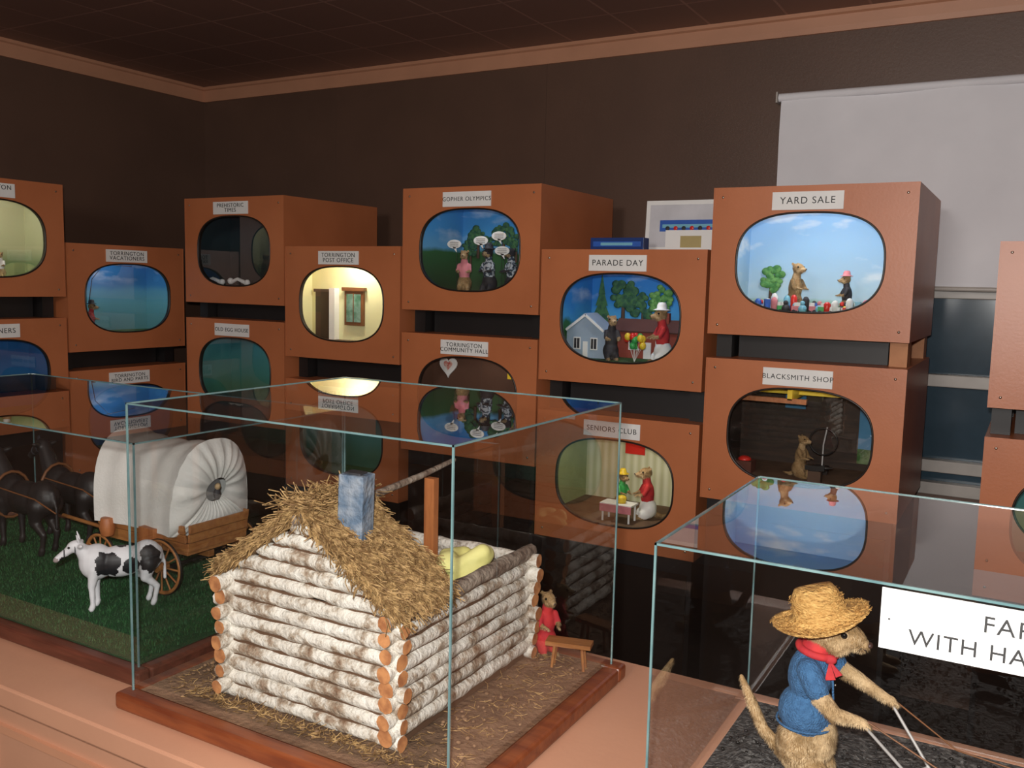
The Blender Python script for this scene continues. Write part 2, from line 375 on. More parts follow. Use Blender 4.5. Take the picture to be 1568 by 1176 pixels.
# ------------------------------------------------------------ diorama boxes
BW,BH,BD=.6,.46,.62
FZ=.0725
def loopwin(a,b,n,N):
    out=[]
    for i in range(N):
        t=2*math.pi*i/N+math.pi/N; c,s=math.cos(t),math.sin(t)
        out.append((a*math.copysign(abs(c)**(2/n),c),b*math.copysign(abs(s)**(2/n),s)))
    return out
def diorama(x,y,ztop,rz,label,back,ground,depth=.4,power=1.5,lsize=.03,ww=.219,wh=.151,side=None,sup=None,spm=None):
    z=ztop-BH; e=empty('diorama_box',(x,y,z),rz)
    N=80; inn=loopwin(ww,wh,2.72,N); zc=.228; outer=[]
    for (px,pz) in inn:
        k=min((BW/2)/max(abs(px),1e-6),min(BH-zc,zc)/max(abs(pz),1e-6)); outer.append([px*k,pz*k])
    for cx in(-1,1):
        for cz in(-1,1):
            c=(cx*BW/2,cz*zc); i=min(range(N),key=lambda q:(outer[q][0]-c[0])**2+(outer[q][1]-c[1])**2); outer[i]=[c[0],c[1]]
    b=MB(); vs=[(p[0],0,zc+p[1]) for p in inn]+[(p[0],0,BH if p[1]>=zc-1e-6 else zc+p[1]) for p in outer]
    b.add(vs,[(i,(i+1)%N,N+(i+1)%N,N+i) for i in range(N)],m_box)
    w2,h=BW/2,BH
    b.add([(-w2,0,0),(w2,0,0),(w2,0,h),(-w2,0,h),(-w2,BD,0),(w2,BD,0),(w2,BD,h),(-w2,BD,h)],[(0,1,5,4),(1,2,6,5),(2,3,7,6),(3,0,4,7),(4,5,6,7)],m_box)
    for sx in(-1,1): b.bb((sx*w2-.004 if sx>0 else -w2-.0005,-.0015,0),(w2+.0005 if sx>0 else -w2+.004,0,h),m_box)
    b.build('painted_case',e)
    b=MB(); b.add([(p[0],0.0005,zc+p[1]) for p in inn]+[(p[0],.016,zc+p[1]) for p in inn],[(i,(i+1)%N,N+(i+1)%N,N+i) for i in range(N)],m_rubber,True)
    b.tube([(p[0]*1.0,-.0005,zc+p[1]) for p in inn],.0035,m_rubber,n=6,closed=True)
    for sx in(-.27,.27):
        for sz in(.03,.43): b.ell((sx,-.001,sz),(.004,.002,.004),m_screw,n=8,k=6)
    b.build('window_gasket',e)
    b=MB(); b.add([(p[0],.006,zc+p[1]) for p in inn],[tuple(range(N))],GLASS); b.build('window_glass',e)
    l=.287; d=depth; b=MB(); zf,zt=FZ-.0005,.44
    b.add([(-l,d,zf),(l,d,zf),(l,d,zt),(-l,d,zt)],[(0,1,2,3)],back)
    sd=side or back
    b.add([(-l,.017,zf),(-l,d,zf),(-l,d,zt),(-l,.017,zt)],[(0,1,2,3)],sd); b.add([(l,.017,zf),(l,d,zf),(l,d,zt),(l,.017,zt)],[(0,1,2,3)],sd)
    b.add([(-l,.017,zf),(l,.017,zf),(l,d,zf),(-l,d,zf)],[(0,1,2,3)],ground); b.add([(-l,.017,zt),(l,.017,zt),(l,d,zt),(-l,d,zt)],[(0,1,2,3)],back)
    b.build('painted_backdrop',e)
    if label:
        b=MB(); hh=.054 ; lw=.21
        b.bb((-lw/2-.01,-.004,.414-hh/2),(lw/2-.01,-.0005,.414+hh/2),m_white); b.build('label_plate',e)
        text(label,lsize,(-.01,-.0045,.414),m_ink,e)
    if power>0:
        li=bpy.data.lights.new('lamp','POINT'); li.energy=power; li.shadow_soft_size=.02; li.color=(1,.95,.86)
        lo=bpy.data.objects.new('lamp',li); scn.collection.objects.link(lo); lo.location=(0,min(.06,depth*.4),.425); lo.parent=e
    if sup is not None:
        b=MB()
        if sup[0]=='gap':
            for sx in(-1,1):
                for yy in(.07,.52): b.bb((sx*.265-.025,yy,-(z-sup[1])+.0005),(sx*.265+.025,yy+.08,-.0005),(m_spacer if (sup[1]>1.3 and x>-.7 and sx>0) else m_black))
            b.bb((-.23,.12,-(z-sup[1])+.0005),(.23,.14,-.0005),m_black)
            o=b.build('spacer_blocks'); 
        else:
            b.bb((-.285,.03,-z+.0005),(.285,.6,-.0005),m_black); b.bb((-.27,.026,-z+.06),(.27,.03,-.06),m_rubber); o=b.build('display_stand')
        o.location=(x,y,z); o.rotation_euler=(0,0,rz)
    return e
Y0=2.85
sky1=paint('backdrop_yard',[(.0,(.1,.3,.08)),(.2,(.2,.42,.2)),(.25,(.5,.68,.8)),(.6,(.36,.6,.85)),(1,(.28,.55,.9))],amp=.08,cloud=.9,horizon=.3)
sky2=paint('backdrop_parade',[(.0,(.04,.16,.03)),(.3,(.04,.18,.04)),(.42,(.03,.15,.06)),(.47,(.06,.35,.7)),(.6,(.02,.22,.6)),(1,(.015,.16,.55))],amp=.16,ns=14,cloud=.35,horizon=.55)
sky3=paint('backdrop_olympics',[(.0,(.10,.07,.04)),(.22,(.03,.07,.025)),(.5,(.025,.12,.035)),(.54,(.12,.38,.66)),(.7,(.05,.3,.66)),(1,(.03,.23,.6))],amp=.08,cloud=.35,horizon=.55)
g_green=M('diorama_grass',(.06,.16,.04),.9,col2=(.03,.09,.02),ns=60,bump=.4)
g_brown=M('diorama_floor',(.16,.09,.05),.8,col2=(.1,.055,.03),ns=20)
yel_wall=M('pale_yellow_wall',(.80,.79,.46),.7,col2=(.77,.75,.43),ns=5)
dk_teal=paint('backdrop_dark',[(.0,(.02,.02,.018)),(.35,(.014,.022,.022)),(.6,(.012,.035,.045)),(1,(.008,.02,.03))],amp=.2)
teal=paint('backdrop_teal',[(.0,(.03,.12,.07)),(.3,(.05,.17,.11)),(.42,(.05,.2,.18)),(1,(.03,.16,.24))],amp=.15)
lake=paint('backdrop_lake',[(.0,(.08,.25,.25)),(.42,(.12,.36,.43)),(.55,(.09,.32,.48)),(.62,(.03,.2,.46)),(1,(.02,.15,.46))],amp=.1,cloud=.4,horizon=.6)
blueb=paint('backdrop_blue',[(.0,(.02,.1,.2)),(.5,(.015,.13,.33)),(1,(.01,.08,.28))],amp=.1)
cream=paint('backdrop_cream',[(.0,(.12,.2,.08)),(.3,(.2,.3,.14)),(.42,(.5,.52,.32)),(1,(.55,.57,.38))],amp=.1)
hall=M('brown_hall_wall',(.1,.045,.025),.7,col2=(.08,.035,.02),ns=6)
smith=M('dark_smithy_wall',(.022,.015,.011),.8,col2=(.045,.026,.016),ns=12,stretch=(1,1,8))
def stripe_mat():
    m,nt,b=newmat('striped_wallpaper'); N=nt.nodes; L=nt.links
    tc=N.new('ShaderNodeTexCoord'); w=N.new('ShaderNodeTexWave'); w.inputs['Scale'].default_value=10; w.bands_direction='X'
    r=N.new('ShaderNodeValToRGB'); r.color_ramp.elements[0].color=(.5,.5,.3,1); r.color_ramp.elements[1].color=(.68,.68,.5,1)
    L.new(tc.outputs['Object'],w.inputs[0]); L.new(w.outputs['Fac'],r.inputs[0]); L.new(r.outputs[0],b.inputs['Base Color']); return m
stripes=stripe_mat(); greenwall=M('green_cream_wall',(.32,.36,.16),.7)
A1=diorama(-.613,Y0,1.8635,0,'YARD SALE',sky1,g_green,power=3.0,lsize=.029,sup=('gap',1.326))
A2=diorama(-.613,Y0,1.326,0,'BLACKSMITH SHOP',smith,g_brown,power=.25,lsize=.022,sup=('st',0))
B1=diorama(-1.2255,Y0,1.671,0,'PARADE DAY',sky2,g_green,power=1.2,lsize=.028,sup=('gap',1.1025))
B2=diorama(-1.2255,Y0,1.1025,0,'SENIORS CLUB',stripes,g_brown,power=1.3,lsize=.025,side=greenwall,sup=('st',0))
C1=diorama(-1.834,Y0,1.899,0,'GOPHER OLYMPICS',sky3,g_green,power=.9,lsize=.0215,sup=('gap',1.3505))
C2=diorama(-1.834,Y0,1.3505,0,'TORRINGTON\nCOMMUNITY HALL',hall,g_brown,depth=.2,power=.4,lsize=.022,sup=('st',0))
D1=diorama(-2.445,Y0,1.681,0,'TORRINGTON\nPOST OFFICE',yel_wall,g_brown,depth=.15,power=2.6,lsize=.024,sup=('gap',1.128))
D2=diorama(-2.445,Y0,1.128,0,'GOPHER SCHOOL',teal,g_green,depth=.2,power=.3,lsize=.024,sup=('st',0))
E1=diorama(-3.052,Y0,1.892,0,'PREHISTORIC\nTIMES',dk_teal,g_brown,depth=.25,power=.08,lsize=.024,sup=('gap',1.362))
E2=diorama(-3.052,Y0,1.362,0,'OLD EGG HOUSE',teal,g_green,depth=.25,power=.4,lsize=.0235,sup=('st',0))
F1=diorama(-3.525,2.683,1.675,math.pi/2,'TORRINGTON\nVACATIONERS',lake,g_green,depth=.25,power=1.0,lsize=.024,sup=('gap',1.134))
F2=diorama(-3.525,2.683,1.134,math.pi/2,'TORRINGTON\nBIRD AND PARTS',blueb,g_green,depth=.25,power=.4,lsize=.022,sup=('st',0))
G1=diorama(-3.525,2.073,1.91,math.pi/2,'TORRINGTON\nARENA',cream,g_green,depth=.25,power=1.4,lsize=.025,sup=('gap',1.362))
G2=diorama(-3.525,2.073,1.362,math.pi/2,'GARDENERS',blueb,g_green,depth=.25,power=.3,lsize=.028,sup=('st',0))
R1=diorama(.2,Y0,1.695,0,'HAIR SALON',cream,g_brown,depth=.3,power=1.0,lsize=.028,sup=('gap',1.152))
R2=diorama(.2,Y0,1.152,0,'POOL HALL',teal,g_brown,depth=.3,power=1.0,lsize=.028,sup=('st',0))
def inside(bx,x,y,z=0):
    o=Vector(bx.location); return (o.x+x,o.y+y,o.z+FZ+z)
def tree(b,x,y,z,r,mat=m_leaf,th=.01,trunk=.06):
    b.tube([(x,y-.004,z-trunk-r*.5),(x,y-.004,z)],[r*.12,r*.08],m_trunk,n=6)
    for i in range(26):
        a=U(0,6.28); q=math.sqrt(R()); rr=r*U(.16,.3); b.ell((x+math.cos(a)*r*.72*q,y-.006-.002*R(),z+math.sin(a)*r*.8*q),(rr,.004,rr*.85),mat,n=8,k=6)
def pine(b,x,y,z0,h,w,mat=m_leafd):
    for i in range(5):
        zz=z0+h*i*.18; k=1-i*.19
        b.poly([(x-w*k,y-.004-i*.0006,zz),(x+w*k,y-.004-i*.0006,zz),(x,y-.004-i*.0006,zz+h*.34)],mat,.0004)
# yard sale
b=MB(); tree(b,-.205,.395,.185,.055); b.build('painted_trees',A1)
gopher(inside(A1,-.075,.19),.17,-.5)
gopher(inside(A1,.085,.2),.13,math.pi+.5,cloth=m_dark,hat=m_pink)
b=MB()
cols=[m_redp,m_blue,m_yelp,m_green,m_cyan,m_white,m_pink,m_dark,m_white,m_cyan]
for i in range(56):
    x=-.24+i*.0078+U(-.004,.004); y=U(.05,.14); m=random.choice(cols); h=U(.02,.05); k=random.randint(0,3)
    if k==0: b.lathe([(.0001,0),(.009,0),(.011,h),(.006,h*1.2),(.0001,h*1.25)],m,c=(x,y,FZ),n=12)
    elif k==1: b.box((x,y,FZ+h/2),(.016,.02,h),m,rot=(0,0,U(0,1)))
    elif k==2: b.ell((x,y,FZ+.014),.014,m,n=12,k=8); b.ell((x,y,FZ+.032),.008,random.choice(cols),n=8,k=6)
    else:
        b.box((x,y,FZ+.016),(.034,.018,.014),m); b.box((x,y,FZ+.028),(.018,.015,.012),m_white)
        for dx in(-.01,.01): b.tube([(x+dx,y-.011,FZ+.006),(x+dx,y+.011,FZ+.006)],.006,m_dark,n=8)
o=b.build('yard_sale_toys'); o.location=A1.location
# parade
b=MB(); pine(b,-.24,.395,.13,.24,.06); tree(b,-.15,.395,.3,.075,m_leafd,trunk=.12); tree(b,-.07,.397,.26,.06,m_leafd,trunk=.1); tree(b,.0,.395,.29,.06,m_leaf,trunk=.1); b.build('painted_trees',B1)
def house(bx,x,y,w,d,h,body,roofm,name='toy_house',trimm=m_white,gable=True):
    b=MB(); b.bb((-w/2,0,0),(w/2,d,h),body); rh=w*.38
    if gable:
        b.add([(-w/2,0,h),(w/2,0,h),(0,0,h+rh),(-w/2,d,h),(w/2,d,h),(0,d,h+rh)],[(0,1,2),(3,5,4)],body)
        for s in(-1,1): b.box((s*w/4,d/2,h+rh/2+.003),(w*.62,d+.02,.006),roofm,rot=(0,s*math.atan(rh/(w/2)),0))
        for s in(-1,1): b.box((s*w/4,-.011,h+rh/2-.002),(w*.6,.003,.008),trimm,rot=(0,s*math.atan(rh/(w/2)),0))
    else:
        b.box((0,d*.2,h+.02),(w+.03,.006,.07),roofm,rot=(-.9,0,0)); b.box((w*.25,d*.4,h+.05),(.02,.02,.04),body)
    for xx in(-w*.22,w*.22):
        b.bb((xx-w*.09,-.003,h*.3),(xx+w*.09,0,h*.75),trimm); b.bb((xx-w*.07,-.004,h*.34),(xx+w*.07,-.003,h*.71),m_dark); b.bb((xx-.001,-.005,h*.34),(xx+.001,-.004,h*.71),trimm)
    b.bb((-w*.06,-.004,0),(w*.06,0,h*.6),trimm)
    o=b.build(name); o.location=inside(bx,x,y); return o
m_hblue=M('pale_blue_siding',(.34,.44,.56),.6); m_hred=M('dark_red_siding',(.28,.05,.03),.7); m_roof=M('roof_shingle',(.14,.06,.05),.8)
house(B1,-.2,.17,.155,.08,.1,m_hblue,m_hblue)
house(B1,-.005,.29,.24,.08,.1,m_hred,m_roof,gable=False)
gopher(inside(B1,-.085,.14),.17,-.9,cloth=m_dark,lower=m_dark)
gopher(inside(B1,.1,.16),.2,math.pi+.7,cloth=m_red,hat=m_white,lower=m_white)
b=MB()
for i in range(12):
    p=(U(-.035,.035),U(-.01,.01),.07+U(-.028,.028)); b.ell(p,(.012,.012,.014),[m_redp,m_yelp,m_green][i%3],n=10,k=8); b.tube([(0,0,0.0),p],.0006,m_white,n=4)
o=b.build('balloon_bunch'); o.location=inside(B1,.01,.13)
# olympics
b=MB(); tree(b,-.24,.395,.25,.05,m_leafd); tree(b,-.14,.395,.27,.045,m_leafd); tree(b,-.2,.39,.29,.06,m_leafd,trunk=.05); tree(b,-.08,.395,.3,.06,m_leafd); tree(b,-.02,.395,.28,.05,m_leafd); b.build('painted_trees',C1)
gopher(inside(C1,-.1,.13),.17,-1.2,cloth=m_pink,fur=m_fur)
gopher(inside(C1,.0,.15),.18,-1.7,cloth=m_plaid,hat=m_dark,fur=m_dark)
gopher(inside(C1,.1,.15),.18,-2.2,cloth=m_plaid,fur=m_dark)
b=MB()
for (x,z) in((-.13,.255),(-.01,.268),(.07,.285),(.085,.23)):
    b.poly([(x+.032*math.cos(t*math.pi/10),.1,z+.017*math.sin(t*math.pi/10)) for t in range(20)],m_white,.002)
    b.poly([(x-.008,.1,z-.01),(x+.008,.1,z-.012),(x+.012,.1,z-.032)],m_white,.002)
    for k in(-1,0,1): b.bb((x-.02,.0992,z+k*.007-.0007),(x+.02,.0998,z+k*.007+.0007),m_ink)
    b.tube([(x+.012,.101,z-.03),(x+.012,.103,FZ)],.0008,m_dark,n=4)
b.build('speech_bubble_signs',C1)
# post office
b=MB(); y=.149
b.bb((-.262,y-.006,FZ),(-.165,y,.272),M('dark_door',(.04,.02,.012),.5)); b.bb((-.165,y-.03,FZ),(-.135,y,.29),m_white); b.bb((-.27,y-.01,.272),(-.165,y,.285),m_trunk)
b.build('door_and_frame',D1)
b=MB(); mg=M('framed_scene',(.05,.16,.1),.5,col2=(.25,.4,.35),ns=30); b.bb((-.095,y-.012,.135),(.005,y,.285),m_leather); b.bb((-.083,y-.014,.15),(-.007,y-.012,.268),mg); b.bb((-.047,y-.016,.15),(-.043,y-.014,.268),m_leather)
b.bb((-.105,y-.02,.28),(.015,y,.295),m_leather); b.build('framed_window_picture',D1)
# prehistoric bones
b=MB(); 
for (x,z) in((-.26,.1),(-.1,.11)):
    b.tube([(x-.04,.12,FZ+.02),(x,.12,FZ+.035),(x+.05,.13,FZ+.015)],[.01,.008,.011],m_white,n=8); b.ell((x-.045,.12,FZ+.025),.015,m_white,n=8,k=6); b.ell((x+.05,.13,FZ+.02),.014,m_white,n=8,k=6)
b.build('fossil_bones',E1)
# community hall
b=MB(); hp=[]
for i in range(30):
    t=2*math.pi*i/30; hp.append((-.21+.0026*16*math.sin(t)**3,.19,.32+.0028*(13*math.cos(t)-5*math.cos(2*t)-2*math.cos(3*t)-math.cos(4*t))))
b.poly(hp,m_white,.006); b.poly([(-.21+(p[0]+.21)*.5,.189,.325+(p[2]-.32)*.5) for p in hp],M('doily_red',(.6,.1,.08),.7,col2=(.8,.7,.6),ns=80),.001)
b.bb((.08,.17,.29),(.11,.19,.33),m_yelp); b.build('heart_plaque',C2)
gopher(inside(C2,-.1,.1),.17,-1.2,cloth=m_red)
# seniors club
gopher(inside(B2,.06,.18),.2,math.pi+.6,cloth=m_red,lower=m_white); gopher(inside(B2,-.07,.25),.15,-.4,cloth=m_green,hat=m_yelp)
b=MB(); b.box((0,0,.062),(.12,.07,.006),m_white)
b.bb((-.06,-.036,.035),(.06,-.034,.062),m_pink)
for sx in(-.05,.05):
    for sy in(-.028,.028): b.tube([(sx,sy,0),(sx,sy,.06)],.004,m_white,n=8)
b.lathe([(.0001,0),(.014,0),(.018,.02),(.012,.026),(.0001,.028)],m_yelp,c=(.01,0,.065),n=14)
o=b.build('tea_table'); o.location=inside(B2,-.015,.1)
b=MB(); b.bb((-.12,.393,.26),(-.04,.399,.3),m_redp)
for k in range(4): b.bb((-.12+k*.024,.393,.3),(-.108+k*.024,.399,.315),m_redp)
b.build('wall_shelf',B2)
# blacksmith
gopher(inside(A2,-.02,.16),.15,-.3,cloth=None); 
b=MB(); b.bb((-.28,.2,.34),(.2,.23,.352),m_yelp); b.bb((-.28,.1,.32),(.0,.12,.335),m_wood); b.bb((-.06,.1,.33),(-.045,.3,.38),m_yelp); b.build('roof_beams',A2)
b=MB(); b.bb((.12,.385,.1),(.28,.392,.34),M('smithy_sky_view',(.04,.2,.36),.7)); b.bb((-.13,.385,.27),(-.06,.392,.33),MATS['smithy_sky_view']); b.bb((.12,.38,.1),(.28,.384,.15),g_green); b.build('painted_openings',A2)
b=MB(); b.box((0,0,.02),(.04,.03,.04),m_trunk); b.box((0,0,.05),(.06,.025,.015),m_iron); b.tube([(.03,0,.052),(.055,0,.055)],[.008,.001],m_iron,n=8); b.box((0,0,.04),(.025,.02,.02),m_iron)
o=b.build('blacksmith_anvil'); o.location=inside(A2,.04,.1)
b=MB(); b.tube([(0,0,.03+0),(0,.004,.1),(.01,0,.16)],.003,m_wire,n=6); b.tube([(math.cos(t*.4)*.045+.0,0,.11+math.sin(t*.4)*.045) for t in range(16)],.003,m_iron,n=6,closed=True); b.bb((-.02,-.01,0),(.02,.01,.03),m_iron); o=b.build('grinding_wheel'); o.location=inside(A2,.03,.26)
b=MB(); b.bb((-.03,-.03,0),(.03,.03,.04),M('forge_brick',(.12,.035,.02),.8)); b.ell((0,0,.042),(.022,.022,.012),m_redp); o=b.build('forge'); o.location=inside(A2,-.2,.15)
def insideL(bx,x,y,z=0):
    o=Vector(bx.location); return (o.x-y,o.y+x,o.z+FZ+z)
gopher(insideL(F1,-.14,.08),.14,math.pi/2-.6,cloth=m_red,hat=m_dark)
b=MB(); b.tube([(-.13,.08,.13),(-.13,.1,.22),(-.1,.12,.31),(-.02,.14,.38)],[.003,.002,.0015,.001],m_dark,n=6); b.tube([(-.12,.1,.38),(.13,.15,.37)],.0015,m_dark,n=5); b.build('fishing_rod',F1)
gopher(insideL(G1,.03,.1),.16,-.8); gopher(insideL(G1,.1,.12),.11,-.8,cloth=m_white)
# things on top of the parade box
e=empty('framed_poster',(-1.085,3.12,1.671))
b=MB(); b.bb((-.165,0,.001),(.165,.008,.185),m_white); b.bb((-.15,-.001,.02),(.15,0,.17),M('poster_paper',(.62,.62,.66),.5)); b.build('poster_board',e)
b=MB(); b.bb((-.11,-.003,.075),(.12,-.001,.115),m_blue); b.bb((-.1,-.004,.088),(.11,-.003,.1),m_cyan)
for k in range(7): b.ell((-.08+k*.03,-.004,.086),(.008,.002,.008),m_redp if k%2 else m_dark,n=10,k=6)
b.build('bus_picture',e); e.rotation_euler=(-.06,0,0)
e=empty('picture_card',(-1.06,3.05,1.671)); b=MB(); b.bb((-.085,0,.0005),(.085,.004,.075),m_white); b.bb((-.03,-.001,.015),(.045,0,.055),M('straw_picture',(.45,.36,.15),.6)); b.build('card',e)
e=empty('toy_bus_package',(-1.29,2.96,1.671)); b=MB(); b.bb((-.1,0,.0005),(.1,.05,.045),M('navy_box',(.02,.05,.2),.3)); b.bb((-.09,-.001,.014),(.09,0,.032),m_blue); b.bb((-.06,-.002,.018),(.06,-.001,.028),m_cyan); b.build('carton',e,bevel=.001)
# ------------------------------------------------------------ table
TZ=.81
e=empty('display_table',(-.8,1.26,0))
b=MB(); b.bb((-1.95,-.36,TZ-.04),(1.75,.36,TZ),m_table); b.build('table_top',e,bevel=.004)
b=MB(); b.bb((-1.93,-.33,.0005),(1.73,.33,TZ-.04),m_table); 
for k in range(7):
    x=-1.85+k*.5; b.bb((x,-.338,.1),(x+.42,-.33,.115),m_trim); b.bb((x,-.338,.7),(x+.42,-.33,.715),m_trim); b.bb((x,-.338,.1),(x+.015,-.33,.715),m_trim); b.bb((x+.405,-.338,.1),(x+.42,-.33,.715),m_trim)
b.build('cabinet_body',e)
# ------------------------------------------------------------ glass cases
def terrain(mb,x0,x1,y0,y1,z,amp,sc,mat,n=70,bumpf=None):
    m=int(n*(y1-y0)/(x1-x0))+2; vs=[];fs=[]
    for i in range(n+1):
        for j in range(m+1):
            x=x0+(x1-x0)*i/n;y=y0+(y1-y0)*j/m
            ed=min(1,min(i,n-i,j,m-j)/4)
            h=amp*(noise.noise(Vector((x*sc,y*sc,1)))+.5*noise.noise(Vector((x*sc*3,y*sc*3,5))))*ed
            if bumpf: h+=bumpf(x,y)*ed
            vs.append((x,y,z+h))
    for i in range(n):
        for j in range(m): fs.append((i*(m+1)+j,(i+1)*(m+1)+j,(i+1)*(m+1)+j+1,i*(m+1)+j+1))
    mb.add(vs,fs,mat,True)
def glass_case(x0,x1,y0,y1,zt,basem,groundm,gz=.84,amp=.002,sc=25,out=.022,bh=.03,bumpf=None):
    cx,cy=(x0+x1)/2,(y0+y1)/2; e=empty('glass_display_case',(cx,cy,TZ)); 
    hx,hy=(x1-x0)/2,(y1-y0)/2; h=zt-TZ
    b=MB(); z0=.0005
    b.bb((-hx-out,-hy-out,z0),(hx+out,-hy+.012,bh),basem); b.bb((-hx-out,hy-.012,z0),(hx+out,hy+out,bh),basem)
    b.bb((-hx-out,-hy+.012,z0),(-hx+.012,hy-.012,bh),basem); b.bb((hx-.012,-hy+.012,z0),(hx+out,hy-.012,bh),basem)
    b.build('wood_base_moulding',e,bevel=.006)
    b=MB(); b.bb((-hx+.012,-hy+.012,z0),(hx-.012,hy-.012,bh-.012),basem); terrain(b,-hx+.008,hx-.008,-hy+.008,hy-.008,gz-TZ,amp,sc,groundm,bumpf=bumpf); b.build('scenery_ground',e)
    b=MB(); zb=bh+.0005
    for q in([(-hx,-hy,zb),(hx,-hy,zb),(hx,-hy,h),(-hx,-hy,h)],[(-hx,hy,zb),(hx,hy,zb),(hx,hy,h),(-hx,hy,h)],[(-hx,-hy,zb),(-hx,hy,zb),(-hx,hy,h),(-hx,-hy,h)],[(hx,-hy,zb),(hx,hy,zb),(hx,hy,h),(hx,-hy,h)],[(-hx,-hy,h),(hx,-hy,h),(hx,hy,h),(-hx,hy,h)]): b.add(q,[(0,1,2,3)],GLASS)
    b.build('glass_panes',e)
    b=MB(); t=.0014
    for sx in(-1,1):
        for sy in(-1,1): b.bb((sx*hx-t,sy*hy-t,zb),(sx*hx+t,sy*hy+t,h+t),m_edge)
        b.bb((sx*hx-t,-hy-t,h-t),(sx*hx+t,hy+t,h+t),m_edge); b.bb((-hx-t,sx*hy-t,h-t),(hx+t,sx*hy+t,h+t),m_edge)
    b.build('glass_edges',e); return e
case1=glass_case(-1.295,-.645,.975,1.525,1.337,m_mahog,m_soil,amp=.004)
case3=glass_case(-2.55,-1.365,1.04,1.6,1.252,m_brick,m_turf,out=.018)
case2=glass_case(-.388,.42,1.045,1.53,1.232,m_table,m_gravel,amp=.006,sc=30,bumpf=lambda x,y:.022*math.exp(-((x+.31)**2+(y-.03)**2)/.01))
vs=[];fs=[]
for i in range(22000):
    x=U(-.57,.57);y=U(-.26,.26);o=len(vs);a=U(0,6.28);c,s=math.cos(a)*.0012,math.sin(a)*.0012
    vs+= [(x-c,y-s,.028),(x+c,y+s,.028),(x+U(-.004,.004),y+U(-.004,.004),.028+U(.006,.011))];fs.append((o,o+1,o+2))
b=MB(); b.add(vs,fs,m_turf2); o=b.build('artificial_turf',case3)
# gravel stones in the farm case
b=MB()
for i in range(900):
    x=U(-.385,.1);y=U(-.22,.22); g=.022*math.exp(-((x+.31)**2+(y-.03)**2)/.01)+.03
    b.ell((x,y,g+.001),(U(.0015,.004),U(.0015,.004),U(.001,.003)),random.choice([m_gravel,m_black,m_iron]),n=6,k=4)
b.build('loose_gravel',case2)
# sign on case 2
e=empty('exhibit_sign',(.0235,1.041,1.195)); b=MB(); b.bb((-.147,-.0015,-.034),(.147,.0,.034),m_white); b.build('sign_board',e)
text('FARMER',.0255,(0.002,-.002,.0125),m_ink,e,sp=1.12)
text('WITH HAND PLOW',.0245,(0.0,-.002,-.0165),m_ink,e,sp=1.1)
b=MB(); b.ell((-.138,-.002,.0),(.0012,.0012,.0012),m_ink,n=8,k=6); b.build('pin',e)
# ------------------------------------------------------------ log cabin
e=empty('log_cabin_model',(-.975,1.26,.84))
def W(x,y,z): return (x+.975,y-1.26,z-.84)
b=MB()
def log(p0,p1,r,mat=m_log):
    p0=Vector(W(*p0));p1=Vector(W(*p1)); n=16
    path=[p0.lerp(p1,i/n)+Vector((U(-1,1),U(-1,1),U(-1,1)))*.0012 for i in range(n+1)]
    base=r*U(.92,1.06)
    b.tube(path,[base*U(.88,1.1) for _ in path],mat,n=16,capmat=m_logend,jit=.16)
r=.0125; st=.0255; n=8
x0,x1,y0,y1=-1.145,-.80,1.055,1.467
for i in range(n):
    z=.853+i*st
    for yy in(y0,y1): log((x0-.02-U(0,.01),yy,z),(x1+.016+U(0,.014),yy,z),r)
    z2=z+st/2
    for xx in(x0,x1):
        m=m_bark if (i==n-1 and xx==x1) else m_log
        log((xx,y0-.02-U(0,.012),z2),(xx,y1+.018+U(0,.01),z2),r*(1.15 if i==n-1 else 1),m)
for i in range(6):
    z=.853+(n+i)*st; hw=.178-(i+.2)*st/.70
    if hw>.02: log((-.975-hw,y0,z),(-.975+hw,y0,z),r); 
zt_=.853+n*st
b.bb(W(x0+.002,y0-.004,.842),W(x1-.002,y0+.004,zt_),m_chink); b.bb(W(x1-.004,y0,.842),W(x1+.004,y1,zt_-.01),m_chink); b.bb(W(x0-.004,y0,.842),W(x0+.004,y1,zt_-.01),m_chink)
b.poly([W(-1.14,y0-.004,zt_-.01),W(-.81,y0-.004,zt_-.01),W(-.975,y0-.004,1.172)],m_chink,.006)
b.build('log_walls',e)
b=MB(); b.box(W(-.975,1.26,.842),(.34,.4,.004),m_soil)
b.tube([W(-.975,1.03,1.175),W(-.978,1.25,1.178),W(-.985,1.38,1.184),W(-.99,1.5,1.195)],[.008,.007,.006,.0045],m_bark,n=10)
b.box(W(-.975,1.40,1.01),(.022,.016,.335),m_wood)
b.build('ridge_pole_and_post',e)
b=MB()
b.bb(W(-.915,1.31,.845),W(-.825,1.43,1.0),m_wood)
b.build('bed_frame',e,bevel=.003)
# rumpled yellow bedding as one folded cloth lump
P=[('e',W(-.868,1.36,1.02),(.045,.05,.035),None,m_yel),('e',W(-.89,1.33,1.045),(.02,.03,.022),(0,.3,.2),m_yel),('e',W(-.85,1.38,1.05),(.026,.03,.018),(.3,-.2,0),m_yel),('c',W(-.87,1.32,1.04),W(-.84,1.37,1.062),.012,.016,m_yel),('c',W(-.9,1.34,1.055),W(-.885,1.38,1.05),.012,.014,m_yel)]
fuse('yellow_bedding',P,e,voxel=.004,smooth=2)
